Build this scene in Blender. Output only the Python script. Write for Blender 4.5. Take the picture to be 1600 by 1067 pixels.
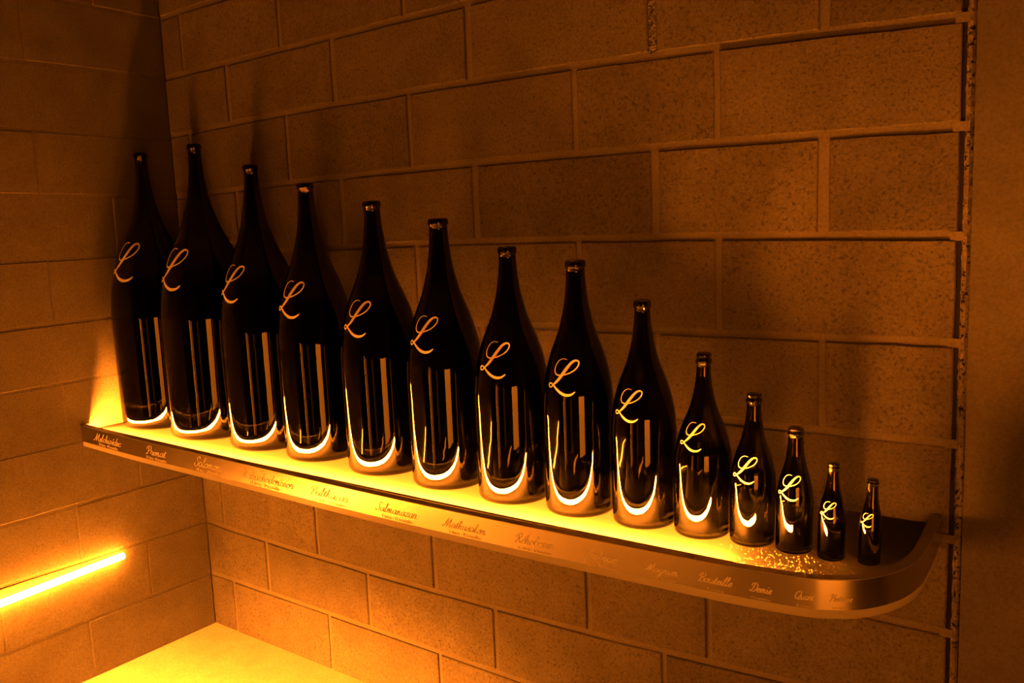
import bpy, bmesh, math, random
from mathutils import Vector, Matrix
random.seed(7)
for o in list(bpy.data.objects):
    bpy.data.objects.remove(o, do_unlink=True)
SC = bpy.context.scene
COL = SC.collection
PI = math.pi

# ------------------------------------------------------------------ camera
F_PX, YAW, PITCH, ROLL = 1368.07155, -0.646406374, 0.137717809, -0.0420497773
CAM = Vector((3.10057781, -1.98482363, 1.60499395))
fwd = Vector((math.sin(YAW)*math.cos(PITCH), math.cos(YAW)*math.cos(PITCH), -math.sin(PITCH)))
r0 = Vector((math.cos(YAW), -math.sin(YAW), 0)); u0 = r0.cross(fwd)
rt = r0*math.cos(ROLL) + u0*math.sin(ROLL)
up = -r0*math.sin(ROLL) + u0*math.cos(ROLL)
cd = bpy.data.cameras.new('camera'); cam = bpy.data.objects.new('camera', cd)
COL.objects.link(cam)
cam.matrix_world = Matrix(((rt.x, up.x, -fwd.x, CAM.x), (rt.y, up.y, -fwd.y, CAM.y),
                           (rt.z, up.z, -fwd.z, CAM.z), (0, 0, 0, 1)))
cd.sensor_width = 36.0; cd.lens = F_PX*36.0/1600.0
cd.clip_start = 0.02; cd.clip_end = 60
SC.camera = cam

def proj(P):
    d = Vector(P) - CAM; z = d.dot(fwd)
    return 800 + F_PX*d.dot(rt)/z, 533.5 - F_PX*d.dot(up)/z

# ------------------------------------------------------------------ light and exposure
AMBER = (1.0, 0.210, 0.010)
LED_POWER, TUBE_POWER, WORLD_POWER = 4600.0, 230.0, 0.0001
SC.view_settings.view_transform = 'Standard'
SC.view_settings.look = 'None'
SC.view_settings.exposure = 0.0
SC.view_settings.gamma = 1.0
SC.view_settings.use_curve_mapping = False
SC.cycles.caustics_refractive = False
SC.cycles.caustics_reflective = False
SC.cycles.sample_clamp_indirect = 6.0
w = bpy.data.worlds.new('world'); SC.world = w; w.use_nodes = True
w.node_tree.nodes['Background'].inputs[0].default_value = (*AMBER, 1)
w.node_tree.nodes['Background'].inputs[1].default_value = WORLD_POWER

def area(name, loc, rot, sx, sy, power):
    L = bpy.data.lights.new(name, 'AREA'); L.shape = 'RECTANGLE'; L.size = sx; L.size_y = sy
    L.energy = power; L.color = AMBER
    o = bpy.data.objects.new(name, L); COL.objects.link(o); o.location = loc; o.rotation_euler = rot
    return o
# broad unseen fill panel, added to light the band and show in the bottles
cl = area('front_fill_panel', (4.25, -2.75, 0.62), Vector((-0.60, 0.78, -0.10)).to_track_quat('-Z', 'Y').to_euler(), 1.0, 1.15, 12.0)
cl.data.spread = math.radians(105)
# unseen strip added just above the floor, to brighten the wall foot and floor
bl = area('low_fill_strip', (0.85, -0.98, 0.17), (math.radians(44), 0, 0), 1.0, 0.06, 118.0)
bl.data.spread = math.radians(120)
# area lights added under the translucent top, standing in for its edge-lit glow
area('shelf_glow_fill', (1.235, -0.25, 0.8905), (PI, 0, 0), 2.37, 0.40, 15.0)
area('shelf_front_fill', (1.235, -0.425, 0.8905), (PI, 0, 0), 2.37, 0.06, 34.0)  # added narrow light, makes the front edge and the base reflections brighter
# unseen lights added opposite the shelf, for the bars reflected in the bottles
area('reflected_line_light', (1.15, -3.6, 0.62), (-PI/2, 0, PI), 0.035, 1.2, 4.5)
area('reflected_bar_light', (1.40, -3.7, 0.60), (-PI/2, 0, PI), 0.11, 1.15, 2.0)  # added dimmer light, for the amber bar beside the bright line
area('reflected_panel_light', (2.60, -3.9, 0.60), (-PI/2, 0, PI), 0.35, 1.1, 0.5)  # added wide faint light, for the dim panel reflected in the glass
area('reflected_curve_light', (3.0, -3.0, 0.20), (-PI/2, 0, PI), 0.8, 0.03, 0.8)  # added low strip, for the curved line reflected near the bottle bases

# ------------------------------------------------------------------ materials
def mat(name):
    m = bpy.data.materials.new(name); m.use_nodes = True
    nt = m.node_tree
    return m, nt, nt.nodes['Principled BSDF']

def link(nt, a, b): nt.links.new(a, b)

def concrete(name, base, dark, pit=0.55, bump=0.45, scale=1.0, rough=0.92):
    m, nt, bs = mat(name)
    tc = nt.nodes.new('ShaderNodeTexCoord')
    n1 = nt.nodes.new('ShaderNodeTexNoise'); n1.inputs['Scale'].default_value = 9*scale; n1.inputs['Detail'].default_value = 6
    n2 = nt.nodes.new('ShaderNodeTexNoise'); n2.inputs['Scale'].default_value = 150*scale; n2.inputs['Detail'].default_value = 5
    n2.inputs['Roughness'].default_value = 0.7
    n3 = nt.nodes.new('ShaderNodeTexNoise'); n3.inputs['Scale'].default_value = 135*scale; n3.inputs['Detail'].default_value = 3
    oi = nt.nodes.new('ShaderNodeObjectInfo')
    for n, off in ((n1, 3.7), (n2, 17.3), (n3, 41.9)):      # every block and every layer reads its own piece of the noise
        mo = nt.nodes.new('ShaderNodeMath'); mo.operation = 'MULTIPLY_ADD'
        mo.inputs[1].default_value = 31.0 + off; mo.inputs[2].default_value = off
        link(nt, oi.outputs['Random'], mo.inputs[0])
        va = nt.nodes.new('ShaderNodeVectorMath'); va.operation = 'ADD'
        link(nt, tc.outputs['Object'], va.inputs[0]); link(nt, mo.outputs[0], va.inputs[1]); link(nt, va.outputs[0], n.inputs['Vector'])
    r1 = nt.nodes.new('ShaderNodeMapRange'); r1.inputs[1].default_value = 0.3; r1.inputs[2].default_value = 0.7
    r1.inputs[3].default_value = 0.82; r1.inputs[4].default_value = 1.14
    link(nt, n1.outputs['Fac'], r1.inputs[0])
    # fine grit
    r2 = nt.nodes.new('ShaderNodeMapRange'); r2.inputs[1].default_value = 0.35; r2.inputs[2].default_value = 0.65
    r2.inputs[3].default_value = 0.66; r2.inputs[4].default_value = 1.22
    link(nt, n2.outputs['Fac'], r2.inputs[0])
    mu = nt.nodes.new('ShaderNodeMath'); mu.operation = 'MULTIPLY'
    link(nt, r1.outputs[0], mu.inputs[0]); link(nt, r2.outputs[0], mu.inputs[1])
    # pores
    r3 = nt.nodes.new('ShaderNodeMapRange'); r3.inputs[1].default_value = 0.33; r3.inputs[2].default_value = 0.42
    r3.inputs[3].default_value = 1.0 - pit; r3.inputs[4].default_value = 1.0
    link(nt, n3.outputs['Fac'], r3.inputs[0])
    mu2 = nt.nodes.new('ShaderNodeMath'); mu2.operation = 'MULTIPLY'
    link(nt, mu.outputs[0], mu2.inputs[0]); link(nt, r3.outputs[0], mu2.inputs[1])
    mx = nt.nodes.new('ShaderNodeMix'); mx.data_type = 'RGBA'
    mx.inputs['A'].default_value = (*dark, 1); mx.inputs['B'].default_value = (*base, 1)
    link(nt, mu2.outputs[0], mx.inputs['Factor'])
    mx.clamp_factor = False
    link(nt, mx.outputs['Result'], bs.inputs['Base Color'])
    bs.inputs['Roughness'].default_value = rough
    bs.inputs['Specular IOR Level'].default_value = 0.2
    b1 = nt.nodes.new('ShaderNodeBump'); b1.inputs['Strength'].default_value = bump; b1.inputs['Distance'].default_value = 0.004
    ad = nt.nodes.new('ShaderNodeMath'); ad.operation = 'ADD'
    link(nt, n2.outputs['Fac'], ad.inputs[0]); link(nt, r3.outputs[0], ad.inputs[1])
    link(nt, ad.outputs[0], b1.inputs['Height']); link(nt, b1.outputs[0], bs.inputs['Normal'])
    return m

def plain(name, col, rough=0.5, metal=0.0, spec=0.5, grain=0.0, gscale=(3, 300, 300)):
    m, nt, bs = mat(name)
    bs.inputs['Base Color'].default_value = (*col, 1)
    bs.inputs['Roughness'].default_value = rough
    bs.inputs['Metallic'].default_value = metal
    bs.inputs['Specular IOR Level'].default_value = spec
    tc = nt.nodes.new('ShaderNodeTexCoord'); mp = nt.nodes.new('ShaderNodeMapping')
    mp.inputs['Scale'].default_value = gscale
    n = nt.nodes.new('ShaderNodeTexNoise'); n.inputs['Scale'].default_value = 1.0; n.inputs['Detail'].default_value = 4
    link(nt, tc.outputs['Object'], mp.inputs[0]); link(nt, mp.outputs[0], n.inputs['Vector'])
    r = nt.nodes.new('ShaderNodeMapRange'); r.inputs[3].default_value = max(0.02, rough - grain); r.inputs[4].default_value = rough + grain
    link(nt, n.outputs['Fac'], r.inputs[0]); link(nt, r.outputs[0], bs.inputs['Roughness'])
    return m

def emitter(name, power):
    m = bpy.data.materials.new(name); m.use_nodes = True; nt = m.node_tree
    nt.nodes.remove(nt.nodes['Principled BSDF'])
    e = nt.nodes.new('ShaderNodeEmission'); e.inputs[0].default_value = (*AMBER, 1); e.inputs[1].default_value = power
    link(nt, e.outputs[0], nt.nodes['Material Output'].inputs[0])
    return m

def glass(name, tint, rough=0.0):
    m, nt, bs = mat(name)
    bs.inputs['Base Color'].default_value = (*tint, 1)
    bs.inputs['Transmission Weight'].default_value = 1.0
    bs.inputs['Roughness'].default_value = rough
    bs.inputs['IOR'].default_value = 1.5
    tc = nt.nodes.new('ShaderNodeTexCoord')
    n = nt.nodes.new('ShaderNodeTexNoise'); n.inputs['Scale'].default_value = 14; n.inputs['Detail'].default_value = 2
    link(nt, tc.outputs['Object'], n.inputs['Vector'])
    b = nt.nodes.new('ShaderNodeBump'); b.inputs['Strength'].default_value = 0.25; b.inputs['Distance'].default_value = 0.0012
    link(nt, n.outputs['Fac'], b.inputs['Height']); link(nt, b.outputs[0], bs.inputs['Normal'])
    return m

M_BLOCK = [concrete('concrete_block_%d' % i, c, tuple(x*0.25 for x in c)) for i, c in
           enumerate([(0.138, 0.130, 0.117), (0.122, 0.115, 0.104), (0.150, 0.142, 0.127)])]
M_PAINT = concrete('rendered_block', (0.132, 0.125, 0.113), (0.042, 0.041, 0.038), pit=0.25, bump=0.3)
M_MORTAR = concrete('mortar', (0.175, 0.166, 0.150), (0.07, 0.067, 0.062), pit=0.12, bump=0.18)
M_ROUGHM = concrete('rough_mortar', (0.20, 0.19, 0.17), (0.010, 0.010, 0.010), pit=1.0, bump=1.0, scale=0.85)
M_SMOOTH = concrete('smooth_concrete', (0.122, 0.116, 0.106), (0.05, 0.048, 0.045), pit=0.10, bump=0.05)
M_DARK = concrete('dark_concrete', (0.05, 0.05, 0.047), (0.02, 0.02, 0.02), pit=0.1, bump=0.05)
M_FLOOR = concrete('pale_floor', (0.84, 0.83, 0.78), (0.45, 0.44, 0.40), pit=0.08, bump=0.12, rough=0.75)
M_BLACK = plain('black_gap', (0.004, 0.004, 0.004), 0.9)
M_SHELF = plain('satin_shelf_top', (0.70, 0.69, 0.66), 0.42, 0.0, 0.5, 0.08, (40, 40, 40))
M_METAL = plain('brushed_metal', (0.62, 0.60, 0.57), 0.24, 1.0, 0.5, 0.02, (40, 40, 40))
M_LIP = plain('satin_metal_lip', (0.46, 0.45, 0.43), 0.55, 0.85, 0.5, 0.06, (200, 6, 6))
M_INK = plain('white_ink', (0.88, 0.87, 0.84), 0.6)
M_TRAY = plain('grey_tray', (0.16, 0.16, 0.155), 0.7)
mP = bpy.data.materials.new('translucent_acrylic'); mP.use_nodes = True; nt = mP.node_tree
bs = nt.nodes['Principled BSDF']; bs.inputs['Base Color'].default_value = (0.015, 0.015, 0.015, 1)
bs.inputs['Roughness'].default_value = 0.18; bs.inputs['Specular IOR Level'].default_value = 0.0
tl = nt.nodes.new('ShaderNodeBsdfTranslucent'); tl.inputs[0].default_value = (0.85, 0.85, 0.82, 1)
mxs = nt.nodes.new('ShaderNodeMixShader')
nz = nt.nodes.new('ShaderNodeTexNoise'); nz.inputs['Scale'].default_value = 25
mr = nt.nodes.new('ShaderNodeMapRange'); mr.inputs[3].default_value = 0.45; mr.inputs[4].default_value = 0.53
link(nt, nz.outputs['Fac'], mr.inputs[0]); link(nt, mr.outputs[0], mxs.inputs[0])
link(nt, bs.outputs[0], mxs.inputs[1]); link(nt, tl.outputs[0], mxs.inputs[2])
link(nt, mxs.outputs[0], nt.nodes['Material Output'].inputs[0])
M_PANEL = mP
M_LED = emitter('led_light', LED_POWER)
M_TUBE = emitter('tube_light', TUBE_POWER)
M_ALU = plain('dull_aluminium', (0.35, 0.34, 0.33), 0.5, 0.9)
M_DUST = plain('pale_dust', (0.9, 0.9, 0.88), 0.3)
mA = bpy.data.materials.new('clear_acrylic'); mA.use_nodes = True
nt = mA.node_tree; bs = nt.nodes['Principled BSDF']
bs.inputs['Base Color'].default_value = (0.75, 0.74, 0.70, 1); bs.inputs['Roughness'].default_value = 0.25
tr = nt.nodes.new('ShaderNodeBsdfTransparent'); mxs = nt.nodes.new('ShaderNodeMixShader')
nz = nt.nodes.new('ShaderNodeTexNoise'); nz.inputs['Scale'].default_value = 30
mr = nt.nodes.new('ShaderNodeMapRange'); mr.inputs[3].default_value = 0.42; mr.inputs[4].default_value = 0.52
link(nt, nz.outputs['Fac'], mr.inputs[0]); link(nt, mr.outputs[0], mxs.inputs[0])
link(nt, tr.outputs[0], mxs.inputs[1]); link(nt, bs.outputs[0], mxs.inputs[2])
link(nt, mxs.outputs[0], nt.nodes['Material Output'].inputs[0])
M_ACRYL = mA

# ------------------------------------------------------------------ helpers
def obj(name, verts, faces, m, parent=None, smooth=False, loc=None):
    me = bpy.data.meshes.new(name); me.from_pydata([tuple(v) for v in verts], [], faces); me.update()
    if m: me.materials.append(m)
    if smooth:
        for p in me.polygons: p.use_smooth = True
    o = bpy.data.objects.new(name, me); COL.objects.link(o)
    if loc: o.location = loc
    if parent is not None: o.parent = parent
    return o

def boxv(x0, x1, y0, y1, z0, z1):
    v = [(x0, y0, z0), (x1, y0, z0), (x1, y1, z0), (x0, y1, z0), (x0, y0, z1), (x1, y0, z1), (x1, y1, z1), (x0, y1, z1)]
    f = [(3, 2, 1, 0), (4, 5, 6, 7), (0, 1, 5, 4), (1, 2, 6, 5), (2, 3, 7, 6), (3, 0, 4, 7)]
    return v, f

def box(name, b, m, parent=None):
    v, f = boxv(*b); return obj(name, v, f, m, parent)

def struct(o): o['kind'] = 'structure'; return o
def tag(o, label, cat, group=None):
    o['label'] = label; o['category'] = cat
    if group: o['group'] = group
    return o
def empty(name, loc):
    o = bpy.data.objects.new(name, None); COL.objects.link(o); o.location = loc; o.empty_display_size = 0.05
    return o

# ------------------------------------------------------------------ the room
struct(box('floor', (-0.3, 5.2, -4.4, 0.3, -0.12, 0.0), M_FLOOR))
struct(box('ceiling', (-0.3, 5.2, -4.4, 0.3, 3.10, 3.22), M_DARK))
struct(box('wall_rear', (-0.3, 5.2, -4.4, -4.2, 0.0, 3.10), M_DARK))
struct(box('wall_right', (5.0, 5.2, -4.2, -0.0, 0.0, 3.10), M_DARK))

EDGE = 2.751
REC = 0.0055      # how far the mortar lies behind the block faces
def zback(n, x):
    c = {-5: (3.30,), -4: (3.08,), -3: (2.86,), -2: (0.010, 2.635), -1: (0.010, 2.413), 0: (0.0103, 2.1942), 1: (-0.0134, 0.0320, 1.9781),
         2: (-0.0104, 0.0315, 1.7463), 3: (-0.0126, 0.0437, 1.5102), 4: (0.0060, 1.2975), 5: (0.0101, 1.0716),
         6: (0.0080, 0.868), 7: (0.0062, 0.660), 8: (0.0181, -0.0353, 0.4401), 9: (-0.0028, 0.2190), 10: (0.0,)}[n]
    r = 0.0
    for k in c: r = r*x + k
    return r
def zleft(n, y):
    c = {-5: (3.30,), -4: (3.08,), -3: (2.86,), -2: (-0.012, 2.635), -1: (-0.0272, 2.4084), 0: (-0.0073, 2.1937), 1: (-0.0147, 1.9653),
         2: (-0.0174, 1.7468), 3: (-0.0043, 1.533), 4: (0.0125, 1.3187), 5: (0.0138, 1.1089), 6: (0.004, 0.887),
         7: (0.0003, 0.656), 8: (-0.0145, 0.4400), 9: (0.0015, 0.219), 10: (0.0,)}[n]
    r = 0.0
    for k in c: r = r*y + k
    return r

def block_mesh(name, quad, plane, jh, jv, m, parent, first=False, last=False, bottom=False):
    """quad: (a0, a1, fbot, ftop) - extent along the wall and its bottom and top curves; plane 'y' or 'x'."""
    a0, a1, fb, ft = quad
    a0i = a0 + (0.001 if first else jv/2); a1i = a1 - (0.0 if last else jv/2)
    N = 4
    ring = []
    for k in range(N+1):
        a = a0i + (a1i-a0i)*k/N; ring.append((a, fb(a) + (0.0 if bottom else jh/2)))
    ring.append((a1i, (fb(a1i) + ft(a1i))/2))
    for k in range(N, -1, -1):
        a = a0i + (a1i-a0i)*k/N; ring.append((a, ft(a) - jh/2))
    ring.append((a0i, (fb(a0i) + ft(a0i))/2))
    ca = (a0i+a1i)/2; cz = (fb(ca)+ft(ca))/2
    d = random.uniform(-0.0012, 0.0012)
    pts = [(a + random.uniform(-.0016, .0016), z + random.uniform(-.0013, .0013)) for a, z in ring]
    bev = 0.0028
    def inset(q): 
        return (q[0] + (bev if q[0] < ca else -bev), q[1] + (bev if q[1] < cz else -bev))
    V = []
    tx, tz = random.uniform(-.004, .004), random.uniform(-.004, .004)
    for q in pts: V.append((q[0], 0.012, q[1]))
    for q in pts: V.append((q[0], bev*0.8 + d, q[1]))
    for q in pts:
        i = inset(q); V.append((i[0], d + (i[0]-ca)*tx + (i[1]-cz)*tz, i[1]))
    n = len(pts)
    Fc = []
    for lay in (0, 1):
        for i in range(n):
            j = (i+1) % n; Fc.append((lay*n+i, lay*n+j, (lay+1)*n+j, (lay+1)*n+i))
    Fc.append(tuple(2*n+i for i in range(n)))
    if plane == 'y':
        V2 = [(a-ca, y, z-cz) for a, y, z in V]; loc = (ca, 0, cz)
    else:
        V2 = [(-y, a-ca, z-cz) for a, y, z in V]; loc = (0, ca, cz)
    return obj(name, V2, Fc, m, parent, loc=loc)

wall_back = struct(box('wall_back', (-0.30, 2.757, REC, 0.25, 0.0, 3.10), M_MORTAR))
odd = [0.124, 0.684, 1.251, 1.838, 2.233]; even = [0.380, 0.933, 1.492, 2.067, 2.480]
for n in range(-4, 10):
    vs = [0.0] + (odd if n % 2 else even) + [EDGE]
    if n == 9: vs[1] = 0.148; vs[2] = 0.715
    if n == 7: vs[4] = 1.834; vs[5] = 2.197
    for i in range(len(vs)-1):
        wide = 0.024 if n in (0, 2) else 0.017
        block_mesh('block', (vs[i], vs[i+1], (lambda a, n=n: zback(n+1, a)), (lambda a, n=n: min(3.10+0.009, zback(n, a)))), 'y',
                   0.018, wide, M_BLOCK[random.choice((0, 0, 1, 2))], wall_back, i == 0, i == len(vs)-2, n == 9)

wall_left = struct(box('wall_left', (-0.25, -0.0016, -4.2, 0.0, 0.0, 3.10), M_PAINT))
for n in range(-4, 10):
    st = -0.515 if n % 2 else -0.262
    vs = [0.0]; v = st
    while v > -4.15: vs.append(v); v -= 0.54
    vs.append(-4.2); vs = vs[::-1]
    for i in range(len(vs)-1):
        block_mesh('block', (vs[i], vs[i+1], (lambda a, n=n: zleft(n+1, a)), (lambda a, n=n: min(3.109, zleft(n, a)))), 'x',
                   0.0085, 0.004, M_PAINT, wall_left, False, i == len(vs)-2, n == 9)

# the movement joint and the smooth concrete column beside the block wall
col_v, col_f = boxv(2.7775, 5.0, -0.002, 0.25, 0.0, 3.10)
column = struct(obj('wall_column', col_v, col_f, M_SMOOTH))
gap = struct(box('trim_1', (2.748, 2.760, 0.004, 0.02, 0.0, 3.10), M_BLACK))
# rough mortar strip: a jagged-edged ribbon with real relief
V, Fc = [], []
NZ = 260
for k in range(NZ+1):
    z = 3.10*k/NZ
    tone = 0.0016*math.sin(k*0.7) + random.uniform(-.0016, .0016)
    xl = 2.7575 + random.uniform(-.0007, .0007); xr = 2.7768 + random.uniform(-.0015, .0006)
    for q, x in enumerate((xl, xl + (xr-xl)*.33, xl + (xr-xl)*.66, xr)):
        V.append((x, (0.006 if q in (0, 3) else 0.0) + random.uniform(-.0012, .0022), z))
for k in range(NZ):
    for q in range(3):
        a = k*4+q; Fc.append((a, a+1, a+5, a+4))
struct(obj('trim_2', V, Fc, M_ROUGHM))
# a few mortar bridges across the dark gap, level with the bed joints
mb_v, mb_f = [], []
for n in range(-3, 10):
    z = zback(n, 2.75); v, f = boxv(2.738, 2.764, 0.0005, 0.012, z-0.010, z+0.009)
    mb_f += [tuple(i+len(mb_v) for i in g) for g in f]; mb_v += v
struct(obj('trim_3', mb_v, mb_f, M_MORTAR))

# crumbled mortar in one upright joint near the top
V, Fc = [], []
for k in range(61):
    z = zback(1, 2.067) + 0.006 + 0.205*k/60
    for q in range(5):
        V.append((2.057 + 0.005*q + random.uniform(-.001, .001), 0.0045 + random.uniform(-.0035, .0008), z))
for k in range(60):
    for q in range(4):
        a = k*5+q; Fc.append((a, a+1, a+6, a+5))
cm = obj('crumbled_mortar', V, Fc, M_ROUGHM, wall_back); cm['label'] = 'crumbling dark pitted mortar'

# ------------------------------------------------------------------ the shelf
ZT, ZB, ZP, ZS = 0.940, 0.882, 0.864, 0.9185
PX = [-0.002, 0.35, 0.72, 1.045, 1.327, 1.57, 1.78, 1.963, 2.127, 2.277, 2.411, 2.485, 2.592, 2.643, 2.690, 2.730, 2.750, 2.749, 2.738]
PY = [-0.466, -0.483, -0.490, -0.496, -0.504, -0.508, -0.508, -0.505, -0.500, -0.495, -0.489, -0.484, -0.470, -0.451, -0.418, -0.354, -0.271, -0.165, 0.000]
def catmull(P, n, closed=False):
    out = []
    for i in range(len(P)-1):
        p0 = P[max(i-1, 0)]; p1 = P[i]; p2 = P[i+1]; p3 = P[min(i+2, len(P)-1)]
        for k in range(n):
            t = k/n
            out.append(tuple(0.5*((2*p1[j]) + (-p0[j]+p2[j])*t + (2*p0[j]-5*p1[j]+4*p2[j]-p3[j])*t*t + (-p0[j]+3*p1[j]-3*p2[j]+p3[j])*t**3) for j in range(len(p1))))
    out.append(tuple(P[-1])); return out
PLAN = catmull(list(zip(PX, PY)), 7)
ARC = [0.0]
for a, b in zip(PLAN, PLAN[1:]): ARC.append(ARC[-1] + math.hypot(b[0]-a[0], b[1]-a[1]))
def plan_at(s, off=0.0):
    """point of the band's plan curve at arc length s, moved outwards by off"""
    s = min(max(s, 0), ARC[-1]-1e-6)
    lo = 0
    while ARC[lo+1] < s: lo += 1
    t = (s-ARC[lo])/(ARC[lo+1]-ARC[lo]); a, b = PLAN[lo], PLAN[lo+1]
    dx, dy = b[0]-a[0], b[1]-a[1]; L = math.hypot(dx, dy)
    return a[0]+dx*t + dy/L*off, a[1]+dy*t - dx/L*off
def normals(P):
    N = []
    for i in range(len(P)):
        a = P[max(i-1, 0)]; b = P[min(i+1, len(P)-1)]
        dx, dy = b[0]-a[0], b[1]-a[1]; L = math.hypot(dx, dy); N.append((dy/L, -dx/L))
    return N
NRM = normals(PLAN)
def sweep(name, prof, m, parent, smooth=False, closed=True):
    """prof: list of (outward offset, z) swept along the plan curve"""
    V, Fc = [], []; n = len(prof); M = len(PLAN)
    def pt(i, k):
        (x, y), (nx, ny) = PLAN[i], NRM[i]; o, z = prof[k % n]
        return (max(x+nx*o, 0.0006), min(y+ny*o, -0.0005), z)
    for k in range(n):
        b = len(V)
        for i in range(M): V += [pt(i, k), pt(i, k+1)]
        Fc += [(b+2*i, b+2*i+2, b+2*i+3, b+2*i+1) for i in range(M-1)]
    for i, fl in ((0, False), (M-1, True)):
        b = len(V); V += [pt(i, k) for k in range(n)]
        Fc.append(tuple(range(b+n-1, b-1, -1)) if fl else tuple(range(b, b+n)))
    return obj(name, V, Fc, m, parent, smooth=smooth)

shelf = empty('display_shelf', (1.36, -0.25, ZS))
tag(shelf, 'long metal-edged wall shelf with rounded right end carrying the bottles', 'shelf')
shelf_inv = Matrix.Translation(-shelf.location)
def onshelf(o):
    o.parent = shelf; o.matrix_parent_inverse = shelf_inv; return o
# shelf board
V = [(x+nx*-0.004 if x > .01 else 0.0006, y+ny*-0.004, ZS) for (x, y), (nx, ny) in zip(PLAN, NRM)]
V = [(x, min(y, -0.0007), z) for x, y, z in V] + [(0.0006, -0.0007, ZS)]
n = len(V)
def slab(name, zt, zb, m):
    T = [(x, y, zt) for x, y, z in V] + [(x, y, zb) for x, y, z in V]
    F_ = [tuple(range(n)), tuple(range(2*n-1, n-1, -1))] + [(i, n+i, n+(i+1) % n, (i+1) % n) for i in range(n)]
    return onshelf(obj(name, T, F_, m))
tray = slab('shelf_tray', 0.8895, 0.884, M_TRAY)
me = bpy.data.meshes.new('shelf_top'); me.from_pydata([tuple(v) for v in V], [], [tuple(range(n))])
me.materials.append(M_PANEL); board = bpy.data.objects.new('shelf_top', me); COL.objects.link(board); onshelf(board)
# front band: vertical brushed face
band = onshelf(sweep('front_band', [(0.0, ZB), (0.0, ZT-0.0015), (-0.003, ZT-0.0015), (-0.003, ZB)], M_METAL, None, smooth=True))
# lip: flat flange on top of the band, turned inwards
lipw = 0.022
lip = onshelf(sweep('top_lip', [(0.0005, ZT-0.0015), (0.0, ZT), (-lipw, ZT), (-lipw, ZT-0.003), (-0.002, ZT-0.003)], M_LIP, None))
# clear strip that hangs below the band
strip = onshelf(sweep('lower_strip', [(-0.0030, ZP), (-0.0030, ZB-0.0002), (-0.0075, ZB-0.0002), (-0.0075, ZP)], M_ACRYL, None))
# LED tape: back rail, a cover that ends short of the last beads, and the beads
LED_Y = lambda x: -0.441 - 0.022*min(1, x/1.0) + 0.010*max(0, min(1, (x-1.9)/0.6))
def rod(name, xa, xb, prof, m, parent=None):
    V, Fc = [], []; NB = 36; n = len(prof)
    for k in range(NB+1):
        x = xa + (xb-xa)*k/NB; y = LED_Y(x)
        V += [(x, y+a, z) for a, z in prof]
    for k in range(NB):
        for q in range(n):
            r = (q+1) % n; Fc.append((k*n+q, (k+1)*n+q, (k+1)*n+r, k*n+r))
    Fc += [tuple(range(n)), tuple(NB*n+q for q in range(n-1, -1, -1))]
    return obj(name, V, Fc, m, parent)
rail = onshelf(rod('led_rail', 0.004, 2.555, [(-.0050, .9192), (-.0036, .9192), (-.0036, .9330), (-.0050, .9330)], M_ALU))
cover = rod('rail_cover', 0.004, 2.455, [(-.0060, .9332), (.0045, .9332), (.0045, .9345), (-.0060, .9345)], M_ALU, rail)
V, Fc = [], []
x = 0.010
while x < 2.54:
    y = LED_Y(x+.005)
    v, f = boxv(x, x+0.0105, y-0.0030, y+0.0020, 0.9198, 0.9329)
    Fc += [tuple(i+len(V) for i in g) for g in f]; V += v; x += 0.0160
beads = obj('led_beads', V, Fc, M_LED, rail); beads['kind'] = 'stuff'
beads['label'] = 'glowing amber light beads'

# dust glinting on the shelf near its right end
V, Fc = [], []
for k in range(520):
    t = random.random(); x = random.gauss(2.55, 0.08); y = random.uniform(-0.43, -0.31)
    if not (2.1 < x < 2.70): continue
    if any((x-a)**2 + (y-b)**2 < r*r for a, b, r in ((2.316, -.287, .062), (2.428, -.287, .047), (2.517, -.29, .037), (2.593, -.296, .027), (2.662, -.285, .022))): continue
    s = random.uniform(0.0003, 0.0007)
    b = len(V); a0 = random.uniform(0, 6.28)
    for q in range(3): V.append((x+s*math.cos(a0+q*2.09), y+s*math.sin(a0+q*2.09), ZS+0.0001))
    V.append((x, y, ZS+s*1.3)); Fc += [(b, b+1, b+3), (b+1, b+2, b+3), (b+2, b, b+3), (b+2, b+1, b)]
dust = obj('dust', V, Fc, M_DUST); dust['kind'] = 'stuff'
tag(dust, 'glinting dust specks on the shelf around the smallest bottles', 'dust')

# ------------------------------------------------------------------ the wall lamp on the left
ty0, ty1 = -0.370, -3.2
def tz(y): return 0.4225 + (y+0.366)*0.0415
lamp = empty('wall_strip_light', (0.0, ty0, tz(ty0)))
tag(lamp, 'glowing amber strip light running along the left wall below the shelf', 'light')
linv = Matrix.Translation(-lamp.location)
V, Fc = [], []; NS = 10; NR = 40
for k in range(NR+1):
    y = ty0 + (ty1-ty0)*k/NR
    for q in range(NS):
        a = 2*PI*q/NS; V.append((0.0190+0.0125*math.cos(a), y, tz(y)+0.0125*math.sin(a)))
for k in range(NR):
    for q in range(NS):
        r = (q+1) % NS; Fc.append((k*NS+q, k*NS+r, (k+1)*NS+r, (k+1)*NS+q))
Fc += [tuple(range(NS-1, -1, -1)), tuple(NR*NS+q for q in range(NS))]
o = obj('tube', V, Fc, M_TUBE, lamp, smooth=True); o.matrix_parent_inverse = linv
V, Fc = [], []
for k in range(2):
    y = (ty0+0.004, ty1)[k]; z = tz(y)
    V += [(0.0012, y, z-0.007), (0.0055, y, z-0.006), (0.0055, y, z+0.006), (0.0012, y, z+0.007)]
Fc = [(q, (q+1) % 4, 4+(q+1) % 4, 4+q) for q in range(4)] + [(3, 2, 1, 0), (4, 5, 6, 7)]
o = obj('mounting_channel', V, Fc, M_ALU, lamp); o.matrix_parent_inverse = linv

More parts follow.
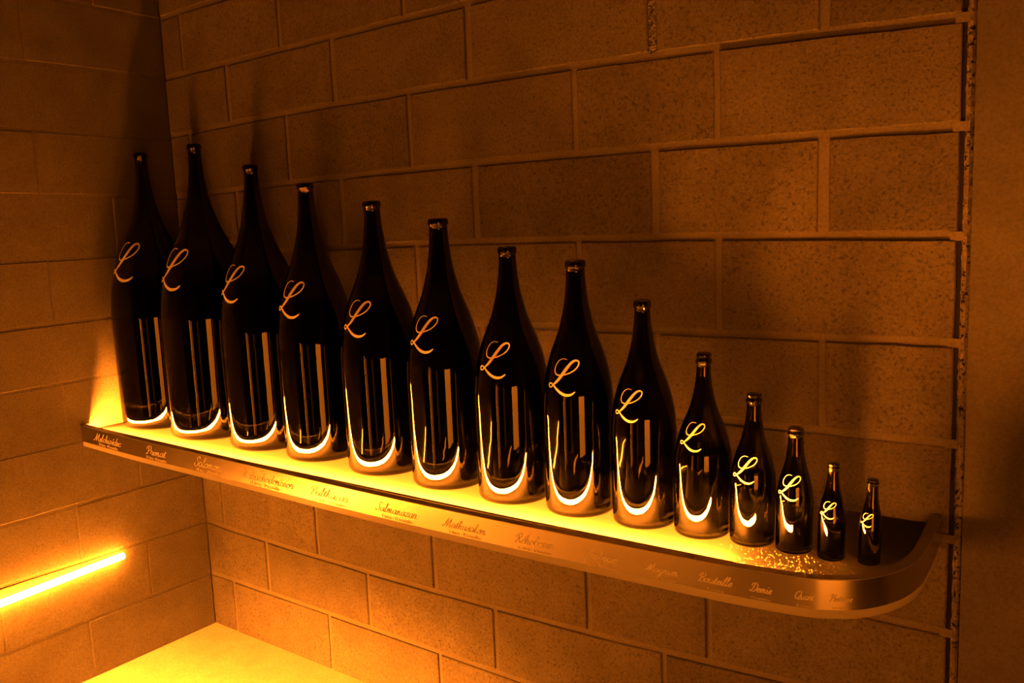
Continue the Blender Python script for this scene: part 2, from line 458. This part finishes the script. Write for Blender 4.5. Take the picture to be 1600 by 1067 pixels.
# ------------------------------------------------------------------ bottles
BASE = [(.0, 1.0), (.40, 1.015), (.45, 1.0), (.50, .965), (.55, .905), (.60, .820), (.65, .705), (.70, .565), (.74, .465), (.78, .390),
        (.82, .325), (.87, .272), (.92, .236), (.96, .222), (1.0, .220)]
def base_at(h):
    for (a, ra), (b, rb) in zip(BASE, BASE[1:]):
        if h <= b:
            t = (h-a)/(b-a); i = BASE.index((a, ra))
            p0 = BASE[max(i-1, 0)][1]; p3 = BASE[min(i+2, len(BASE)-1)][1]
            if a < .4: return ra + (rb-ra)*t
            return 0.5*((2*ra) + (-p0+rb)*t + (2*p0-5*ra+4*rb-p3)*t*t + (-p0+3*ra-3*rb+p3)*t**3)
    return BASE[-1][1]

# x, y, radius, height, lean at the mouth, mouth radius, what it is called on the shelf, L centre (px), L height (px)
BT = [
 (0.1500, -0.2210, 0.1475, 0.978, -0.0015, 0.0225, (192, 410), 52.7),
 (0.4660, -0.2220, 0.1520, 0.981, 0.0110, 0.0225, (267, 421.6), 57.5),
 (0.7800, -0.2300, 0.1327, 0.892, -0.0029, 0.0235, (358.5, 444), 53),
 (1.0480, -0.2430, 0.1156, 0.820, -0.0021, 0.0248, (451.7, 468.6), 53),
 (1.3300, -0.2530, 0.1119, 0.755, -0.0015, 0.0244, (555, 498.5), 53),
 (1.5800, -0.2690, 0.1008, 0.699, 0.0026, 0.0255, (659.6, 523), 54),
 (1.8080, -0.2830, 0.0924, 0.624, 0.0050, 0.0225, (771, 563), 53.5),
 (2.0040, -0.2860, 0.0830, 0.590, 0.0055, 0.0234, (879.5, 590), 54),
 (2.1760, -0.2870, 0.0723, 0.502, 0.0048, 0.0187, (980.6, 634), 48),
 (2.3160, -0.2870, 0.0606, 0.393, 0.0083, 0.0160, (1081, 683), 41),
 (2.4280, -0.2870, 0.0460, 0.316, 0.0058, 0.0158, (1163, 734.6), 39),
 (2.5170, -0.2900, 0.0360, 0.255, 0.0043, 0.0158, (1232.6, 762.5), 36),
 (2.5930, -0.2960, 0.0260, 0.193, 0.0043, 0.0113, (1293.6, 797.5), 24),
 (2.6620, -0.2850, 0.0209, 0.168, 0.0058, 0.0113, (1354, 812.6), 19),
]
DESC = [
 'huge dark glass champagne bottle at the left wall, above the word Melchizédec',
 'tallest dark glass champagne bottle, second from the left wall, above the word Primat',
 'large dark glass champagne bottle, third from the left wall, above the word Salomon',
 'large dark glass champagne bottle, fourth from the left wall, just right of the Salomon one',
 'large dark glass champagne bottle, fifth from the left wall, just left of the Salmanazar one',
 'dark glass champagne bottle, sixth from the left wall, standing above the word Salmanazar',
 'dark glass champagne bottle, seventh from the left wall, standing above the word Mathusalem',
 'dark glass champagne bottle, eighth from the left wall, standing above the word Réhoboam',
 'dark glass champagne bottle, sixth from the right end, standing above the word Jéroboam',
 'medium champagne bottle, fifth from the right end, standing above the word Magnum',
 'ordinary sized champagne bottle, fourth from the right end, above the word Bouteille',
 'small champagne bottle, third from the right end, standing above the word Demie',
 'very small champagne bottle, second from the right end, above the word Quart',
 'smallest champagne bottle, last on the right by the rounded shelf end',
]
def outer_radius(i, h):
    x, y, R, H, dx, rl, lc, lh = BT[i]
    hh = h/H
    if i >= 9 and hh > .40: hh = min(1.0, hh + 0.035*min(1, (hh-.40)/.1))
    b = base_at(hh); s = (b-.22)/.78
    rn = rl*0.93
    if i < 2: s = max(0, s)**1.08
    r = rn + (R-rn)*s
    # heel
    hk = R*0.16
    if h < hk:
        t = 1-h/hk; r -= R*0.085*t*t*1.0
    return r

def lathe(prof, seg):
    V, Fc = [], []; n = len(prof); idx = []
    for r, z in prof:
        if r < 1e-6: idx.append([len(V)]); V.append((0, 0, z))
        else:
            idx.append(list(range(len(V), len(V)+seg)))
            for k in range(seg):
                a = 2*PI*k/seg; V.append((r*math.cos(a), r*math.sin(a), z))
    for A, B in zip(idx, idx[1:]):
        for k in range(seg):
            l = (k+1) % seg
            if len(A) == 1 and len(B) == 1: continue
            if len(A) == 1: Fc.append((A[0], B[l], B[k]))
            elif len(B) == 1: Fc.append((A[k], A[l], B[0]))
            else: Fc.append((A[k], A[l], B[l], B[k]))
    return V, Fc

def bottle_profile(i):
    x, y, R, H, dx, rl, lc, lh = BT[i]
    P = [(0.0, R*0.55), (R*0.22, R*0.50), (R*0.50, R*0.26), (R*0.72, R*0.06), (R*0.82, 0.0006), (R*0.88, 0.0)]
    for t in (0.25, .5, .75, 1.0): P.append((outer_radius(i, R*0.16*t), R*0.16*t))
    big = i < 9
    colh = 0.018 if big else min(0.024, H*0.066)
    Hn = H - colh
    N = 54
    for k in range(1, N+1):
        h = R*0.16 + (Hn-R*0.16)*k/N; P.append((outer_radius(i, h), h))
    if big:   # single collar
        P += [(rl*1.0, Hn+.0006), (rl*1.045, Hn+.0025), (rl*1.05, Hn+colh*.55), (rl*1.0, Hn+colh*.80), (rl*.93, Hn+colh*.97), (rl*.84, H)]
    else:     # crown finish: wide ring, groove, thinner top ring
        c = colh
        P += [(rl*0.99, Hn+c*.04), (rl*1.06, Hn+c*.16), (rl*1.08, Hn+c*.30), (rl*1.03, Hn+c*.45), (rl*.90, Hn+c*.53), (rl*.88, Hn+c*.60),
              (rl*.95, Hn+c*.68), (rl*.97, Hn+c*.82), (rl*.92, Hn+c*.95), (rl*.82, H)]
    # inside
    wall = max(0.0016, R*0.045)
    P += [(rl*.70, H-0.0005), (rl*.66, H-colh*.3), (rl*.66, Hn)]
    for k in range(N, 3, -2):
        h = R*0.30 + (Hn-R*0.30)*k/N
        P.append((min(outer_radius(i, h) - wall, 9) if outer_radius(i, h)-wall > rl*.60 else rl*.62, h))
    P += [(R*.91, R*.22), (R*.80, R*.12), (R*.62, R*.25), (R*.30, R*.56), (0.0, R*.64)]
    return P

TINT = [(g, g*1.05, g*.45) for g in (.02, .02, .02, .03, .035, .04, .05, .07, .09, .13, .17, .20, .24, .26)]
# path of the script L: x, y (down), stroke width, in units of a 280-unit tall letter
LP = [(938, 412, 4), (895, 407, 5), (852, 428, 6), (828, 475, 6), (833, 512, 7), (858, 531, 8), (905, 530, 8), (962, 514, 7), (1010, 487, 7), (1040, 452, 8),
      (1041, 426, 9), (1016, 418, 11), (978, 436, 16), (938, 480, 20), (900, 532, 20), (865, 576, 16), (832, 606, 10), (808, 629, 7), (787, 629, 7), (779, 613, 7),
      (794, 600, 7), (824, 610, 9), (862, 640, 13), (902, 668, 16), (942, 682, 16), (980, 677, 12), (1010, 655, 5)]
def ribbon(path, n=5):
    """path (x, y, w) -> list of (left, right) pairs"""
    P = catmull(path, n); out = []
    for i, p in enumerate(P):
        a = P[max(i-1, 0)]; b = P[min(i+1, len(P)-1)]
        dx, dy = b[0]-a[0], b[1]-a[1]; L = math.hypot(dx, dy) or 1
        nx, ny = -dy/L*p[2]*.62, dx/L*p[2]*.62
        out.append(((p[0]+nx, p[1]+ny), (p[0]-nx, p[1]-ny)))
    return out

def ray_hit(i, px, py):
    """where the camera ray through a pixel of the photograph meets bottle i: angle and height"""
    x, y, R, H, dx, rl, lc, lh = BT[i]
    d = (rt*((px-800)/F_PX) - up*((py-533.5)/F_PX) + fwd).normalized()
    t = 0.8
    while t < 4.5:
        P = CAM + d*t; h = P.z - ZS
        if 0 < h < H:
            ax = x + dx*h/H; rr = math.hypot(P.x-ax, P.y-y)
            if rr <= outer_radius(i, h): return math.atan2(P.y-y, P.x-ax), h
        t += 0.0015
    return -PI/2, H*0.5

bottles = []
for i, (x, y, R, H, dx, rl, lc, lh) in enumerate(BT):
    root = empty('champagne_bottle', (x, y, ZS+0.0002))
    tag(root, DESC[i], 'bottle', 'champagne bottles in order of size on the lit shelf')
    V, Fc = lathe(bottle_profile(i), 96 if i < 9 else 72)
    V = [(a + dx*max(0, c)/H, b, c) for a, b, c in V]
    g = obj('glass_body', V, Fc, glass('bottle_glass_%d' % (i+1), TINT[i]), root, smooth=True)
    # printed script L
    phi, hz = ray_hit(i, *lc)
    P3 = CAM - Vector((x, y, ZS+hz)); dist = P3.length
    size = lh*dist/F_PX/0.99          # metres tall
    k = size/280.0
    cx, cy = 910, 549
    V, Fc = [], []
    for pr in ribbon(LP, 4):
        for (u, v) in pr:
            uu = (u-cx)*k; vv = hz - (v-cy)*k
            r = outer_radius(i, vv); a = phi + uu/outer_radius(i, hz)
            V.append(((r+0.0004)*math.cos(a) + dx*vv/H, (r+0.0004)*math.sin(a), vv))
    n = len(V)//2
    Fc = [(2*q, 2*q+1, 2*q+3, 2*q+2) for q in range(n-1)]
    mo = obj('monogram', V, Fc, M_INK, root)
    mo['label'] = 'white script letter L'
    bottles.append(root)

# ------------------------------------------------------------------ script lettering on the band
bowl = [(.86, .88), (.55, 1.02), (.2, .82), (.06, .4), (.25, .02), (.6, .2), (.86, .88)]
G = {
 'a': (1.1, [bowl, [(.88, .98), (.8, .3), (.95, .0), (1.15, .22)]]),
 'b': (1.0, [[(.0, .3), (.36, 1.5), (.42, 2.1), (.22, 1.95), (.16, .5), (.36, .0), (.74, .25), (.78, .75), (.55, .98), (.62, .84), (1.05, .9)]]),
 'c': (.88, [[(.8, .75), (.65, .98), (.35, .92), (.1, .45), (.28, .05), (.6, .02), (.92, .28)]]),
 'd': (1.1, [bowl, [(1.02, 2.1), (.86, 1.0), (.8, .3), (.95, .0), (1.15, .22)]]),
 'e': (.82, [[(.0, .3), (.45, .45), (.68, .8), (.45, 1.0), (.15, .65), (.2, .1), (.5, .0), (.88, .28)]]),
 'g': (1.1, [bowl, [(.88, .98), (.78, -.5), (.5, -1.0), (.2, -.8), (.45, -.3), (1.15, .22)]]),
 'h': (1.1, [[(.0, .3), (.36, 1.6), (.42, 2.1), (.24, 1.9), (.15, .0)], [(.15, .3), (.45, .95), (.7, .85), (.66, .3), (.8, .0), (1.12, .24)]]),
 'i': (.55, [[(.0, .3), (.22, 1.0), (.18, .2), (.32, .0), (.58, .24)], [(.3, 1.42), (.36, 1.55)]]),
 'k': (1.0, [[(.0, .3), (.36, 1.6), (.42, 2.1), (.24, 1.9), (.15, .0)], [(.15, .3), (.6, .95), (.3, .5), (.7, .0), (1.0, .24)]]),
 'l': (.58, [[(.0, .3), (.34, 1.4), (.42, 2.1), (.22, 1.95), (.14, .35), (.32, .0), (.62, .24)]]),
 'm': (1.5, [[(.0, .6), (.16, 1.0), (.16, .0)], [(.18, .35), (.45, .98), (.6, .8), (.58, .0)], [(.6, .35), (.88, .98), (1.04, .8), (1.0, .2), (1.15, .0), (1.52, .24)]]),
 'n': (1.05, [[(.0, .6), (.16, 1.0), (.16, .0)], [(.18, .35), (.45, .98), (.62, .8), (.6, .2), (.75, .0), (1.08, .24)]]),
 'o': (.98, [[(.5, 1.0), (.16, .8), (.08, .25), (.4, .0), (.76, .3), (.76, .8), (.5, 1.0), (.62, .8), (1.02, .85)]]),
 'r': (.85, [[(.0, .3), (.18, 1.12), (.38, .95), (.62, .96), (.52, .3), (.65, .0), (.9, .24)]]),
 's': (.78, [[(.0, .1), (.4, 1.05), (.5, .7), (.62, .3), (.4, .0), (.1, .12)], [(.4, .0), (.82, .24)]]),
 't': (.65, [[(.0, .3), (.4, 1.65), (.24, .3), (.4, .0), (.7, .24)], [(.05, 1.12), (.6, 1.18)]]),
 'u': (1.1, [[(.0, .7), (.14, 1.0), (.12, .2), (.38, .0), (.7, .35), (.82, 1.0)], [(.82, 1.0), (.78, .2), (.92, .0), (1.14, .24)]]),
 'z': (.9, [[(.05, .8), (.3, 1.0), (.72, .92), (.08, .05), (.5, .12), (.95, .22)]]),
 'M': (2.0, [[(-.35, .3), (-.1, .0), (.25, .5), (.75, 2.15)], [(.75, 2.15), (.78, .05)], [(.78, .05), (1.6, 2.15), (1.5, .4), (1.68, .0), (2.05, .24)]]),
 'P': (1.35, [[(.62, 1.95), (.55, .6), (.35, .0), (.0, .12)], [(.0, 1.2), (.1, 1.8), (.7, 2.2), (1.3, 1.85), (1.15, 1.15), (.6, .95)]]),
 'S': (1.25, [[(1.3, 1.75), (1.1, 2.18), (.65, 1.95), (.62, 1.4), (.98, .8), (.8, .15), (.3, .0), (-.05, .35), (.15, .6)]]),
 'N': (1.7, [[(-.3, .25), (-.05, .0), (.25, .5), (.6, 2.1)], [(.6, 2.1), (1.0, .05)], [(1.0, .05), (1.3, 1.6), (1.65, 2.2)]]),
 'B': (1.45, [[(.62, 1.95), (.5, .5), (.3, .0), (.0, .12)], [(.0, 1.2), (.1, 1.8), (.7, 2.2), (1.25, 1.9), (1.1, 1.3), (.65, 1.12), (1.2, .95), (1.3, .4), (.9, .0), (.45, .12)]]),
 'R': (1.5, [[(.62, 1.95), (.5, .5), (.3, .0), (.0, .12)], [(.0, 1.2), (.1, 1.8), (.7, 2.2), (1.25, 1.9), (1.1, 1.25), (.65, 1.1), (1.0, .6), (1.2, .0), (1.55, .24)]]),
 'J': (1.25, [[(.3, 1.7), (.5, 2.1), (1.2, 2.15)], [(1.0, 2.15), (.75, .6), (.5, -.6), (.1, -.8), (.0, -.3), (.9, .1), (1.3, .3)]]),
 'Q': (1.65, [[(.9, 2.1), (.35, 1.8), (.08, .9), (.4, .05), (1.0, .1), (1.4, .9), (1.35, 1.8), (.9, 2.1), (.6, 1.7)], [(.4, .35), (.8, .3), (1.2, -.15), (1.7, .2)]]),
 'D': (1.7, [[(.75, 2.0), (.65, .7), (.35, .05), (-.05, .15), (.2, .4), (.7, .02), (1.3, .3), (1.6, 1.2), (1.2, 2.05), (.5, 2.1), (.05, 1.7), (.25, 1.3)]]),
 'H': (1.75, [[(.0, 1.6), (.3, 2.0), (.7, 2.1), (.5, .5), (.3, .0), (-.05, .2)], [(1.6, 2.1), (1.35, .6), (1.45, .0), (1.8, .24)], [(.2, .95), (.9, 1.15), (1.5, 1.1)]]),
}
ACC = {'é': ('e', [(.45, 1.35), (.7, 1.75)]), 'è': ('e', [(.3, 1.75), (.55, 1.35)])}
SH = 0.42
def script_strokes(word):
    st = []; x = 0.0
    for ch in word:
        acc = None
        if ch in ACC: ch, acc = ACC[ch]
        adv, ss = G[ch]
        for s in ss: st.append([(x+a+SH*b, b) for a, b in s])
        if acc: st.append([(x+a+SH*b, b) for a, b in acc])
        x += adv
    return st

# arc length along the band whose point at height z shows at pixel column px
def arc_of_px(px, z):
    best = None; prev = None
    for k in range(0, int(ARC[-1]*500)):
        s = k/500.0; X = plan_at(s); u = proj((X[0], X[1], z))[0]
        if prev is not None and prev[1] <= px <= u:
            return prev[0] + (s-prev[0])*(px-prev[1])/(u-prev[1])
        prev = (s, u)
    return ARC[-1]
LAB = [
 ('Melchizédec', 147, 189, .028, '30 litres - 40 bouteilles', 155, 184),
 ('Primat', 228, 260, .029, '27 litres - 36 bouteilles', 229, 260),
 ('Salomon', 304, 344.5, .031, '18 litres - 24 bouteilles', 308, 344),
 ('Nabuchodonosor', 376, 458, .027, '15 litres - 20 bouteilles', 392, 438),
 ('Balthazar', 484, 544, .026, '12 litres - 16 bouteilles', 493, 540),
 ('Salmanazar', 587, 651, .024, '9 litres - 12 bouteilles', 597, 645),
 ('Mathusalem', 691, 759, .022, '6 litres - 8 bouteilles', 702, 752),
 ('Réhoboam', 804, 865, .0225, '4,5 litres - 6 bouteilles', 809, 862),
 ('Jéroboam', 909, 966, .0205, '3 litres - 4 bouteilles', 915, 963),
 ('Magnum', 1008, 1059.5, .0175, '1,5 litres - 2 bouteilles', 1011, 1058),
 ('Bouteille', 1090, 1144, .0185, '75 centilitres', 1104, 1131),
 ('Demie', 1171, 1206, .0175, '37,5 centilitres', 1173, 1204),
 ('Quart', 1243, 1273.5, .0165, '20 centilitres', 1244, 1269),
 ('Huitième', 1296, 1331.5, .0135, '9,4 centilitres', 1301, 1325),
]
fontless = {}
def text_mesh(s):
    cu = bpy.data.curves.new('t', 'FONT'); cu.body = s; cu.size = 1.0; cu.resolution_u = 2
    to = bpy.data.objects.new('t', cu); COL.objects.link(to)
    bpy.context.view_layer.update()
    me = to.evaluated_get(bpy.context.evaluated_depsgraph_get()).to_mesh()
    V = [tuple(v.co) for v in me.vertices]; Fq = [tuple(p.vertices) for p in me.polygons]
    bpy.data.objects.remove(to, do_unlink=True); bpy.data.curves.remove(cu)
    return V, Fq
def on_band(s, z, off=0.0006):
    X = plan_at(s, off); return (X[0], X[1], z)
for name, p0, p1, cap, sub, q0, q1 in LAB:
    zb = 0.8985 if cap < .024 else 0.8995
    st = script_strokes(name)
    xs = [a for s in st for a, b in s]; x0, x1 = min(xs), max(xs)
    s0, s1 = arc_of_px(p0, zb), arc_of_px(p1, zb+cap*.3)
    kx = (s1-s0)/(x1-x0); kz = cap/2.15
    V, Fc = [], []
    for s in st:
        sp = catmull([(s0+(a-x0)*kx, zb+b*kz) for a, b in s], 3)
        n = len(sp); b0 = len(V)
        for i, p in enumerate(sp):
            a = sp[max(i-1, 0)]; b = sp[min(i+1, n-1)]
            dx, dy = b[0]-a[0], b[1]-a[1]; L = math.hypot(dx, dy) or 1
            wdt = (0.0010 + 0.0012*abs(dy/L)) * (0.6 + 0.4*cap/.022)
            V.append(on_band(p[0]-dy/L*wdt/2, p[1]+dx/L*wdt/2)); V.append(on_band(p[0]+dy/L*wdt/2, p[1]-dx/L*wdt/2))
        Fc += [(b0+2*i, b0+2*i+1, b0+2*i+3, b0+2*i+2) for i in range(n-1)]
    o = obj('lettering', V, Fc, M_INK, band); o['label'] = 'pale script word %s' % name
    V, Fq = text_mesh(sub)
    xs = [v[0] for v in V]; x0, x1 = min(xs), max(xs)
    zs = 0.8845; s0, s1 = arc_of_px(q0, zs), arc_of_px(q1, zs)
    kx = (s1-s0)/(x1-x0); kz = kx*1.0
    o = obj('caption', [on_band(s0+(v[0]-x0)*kx, zs+v[1]*kz) for v in V], Fq, M_INK, band)
    o['label'] = 'small printed line %s' % sub
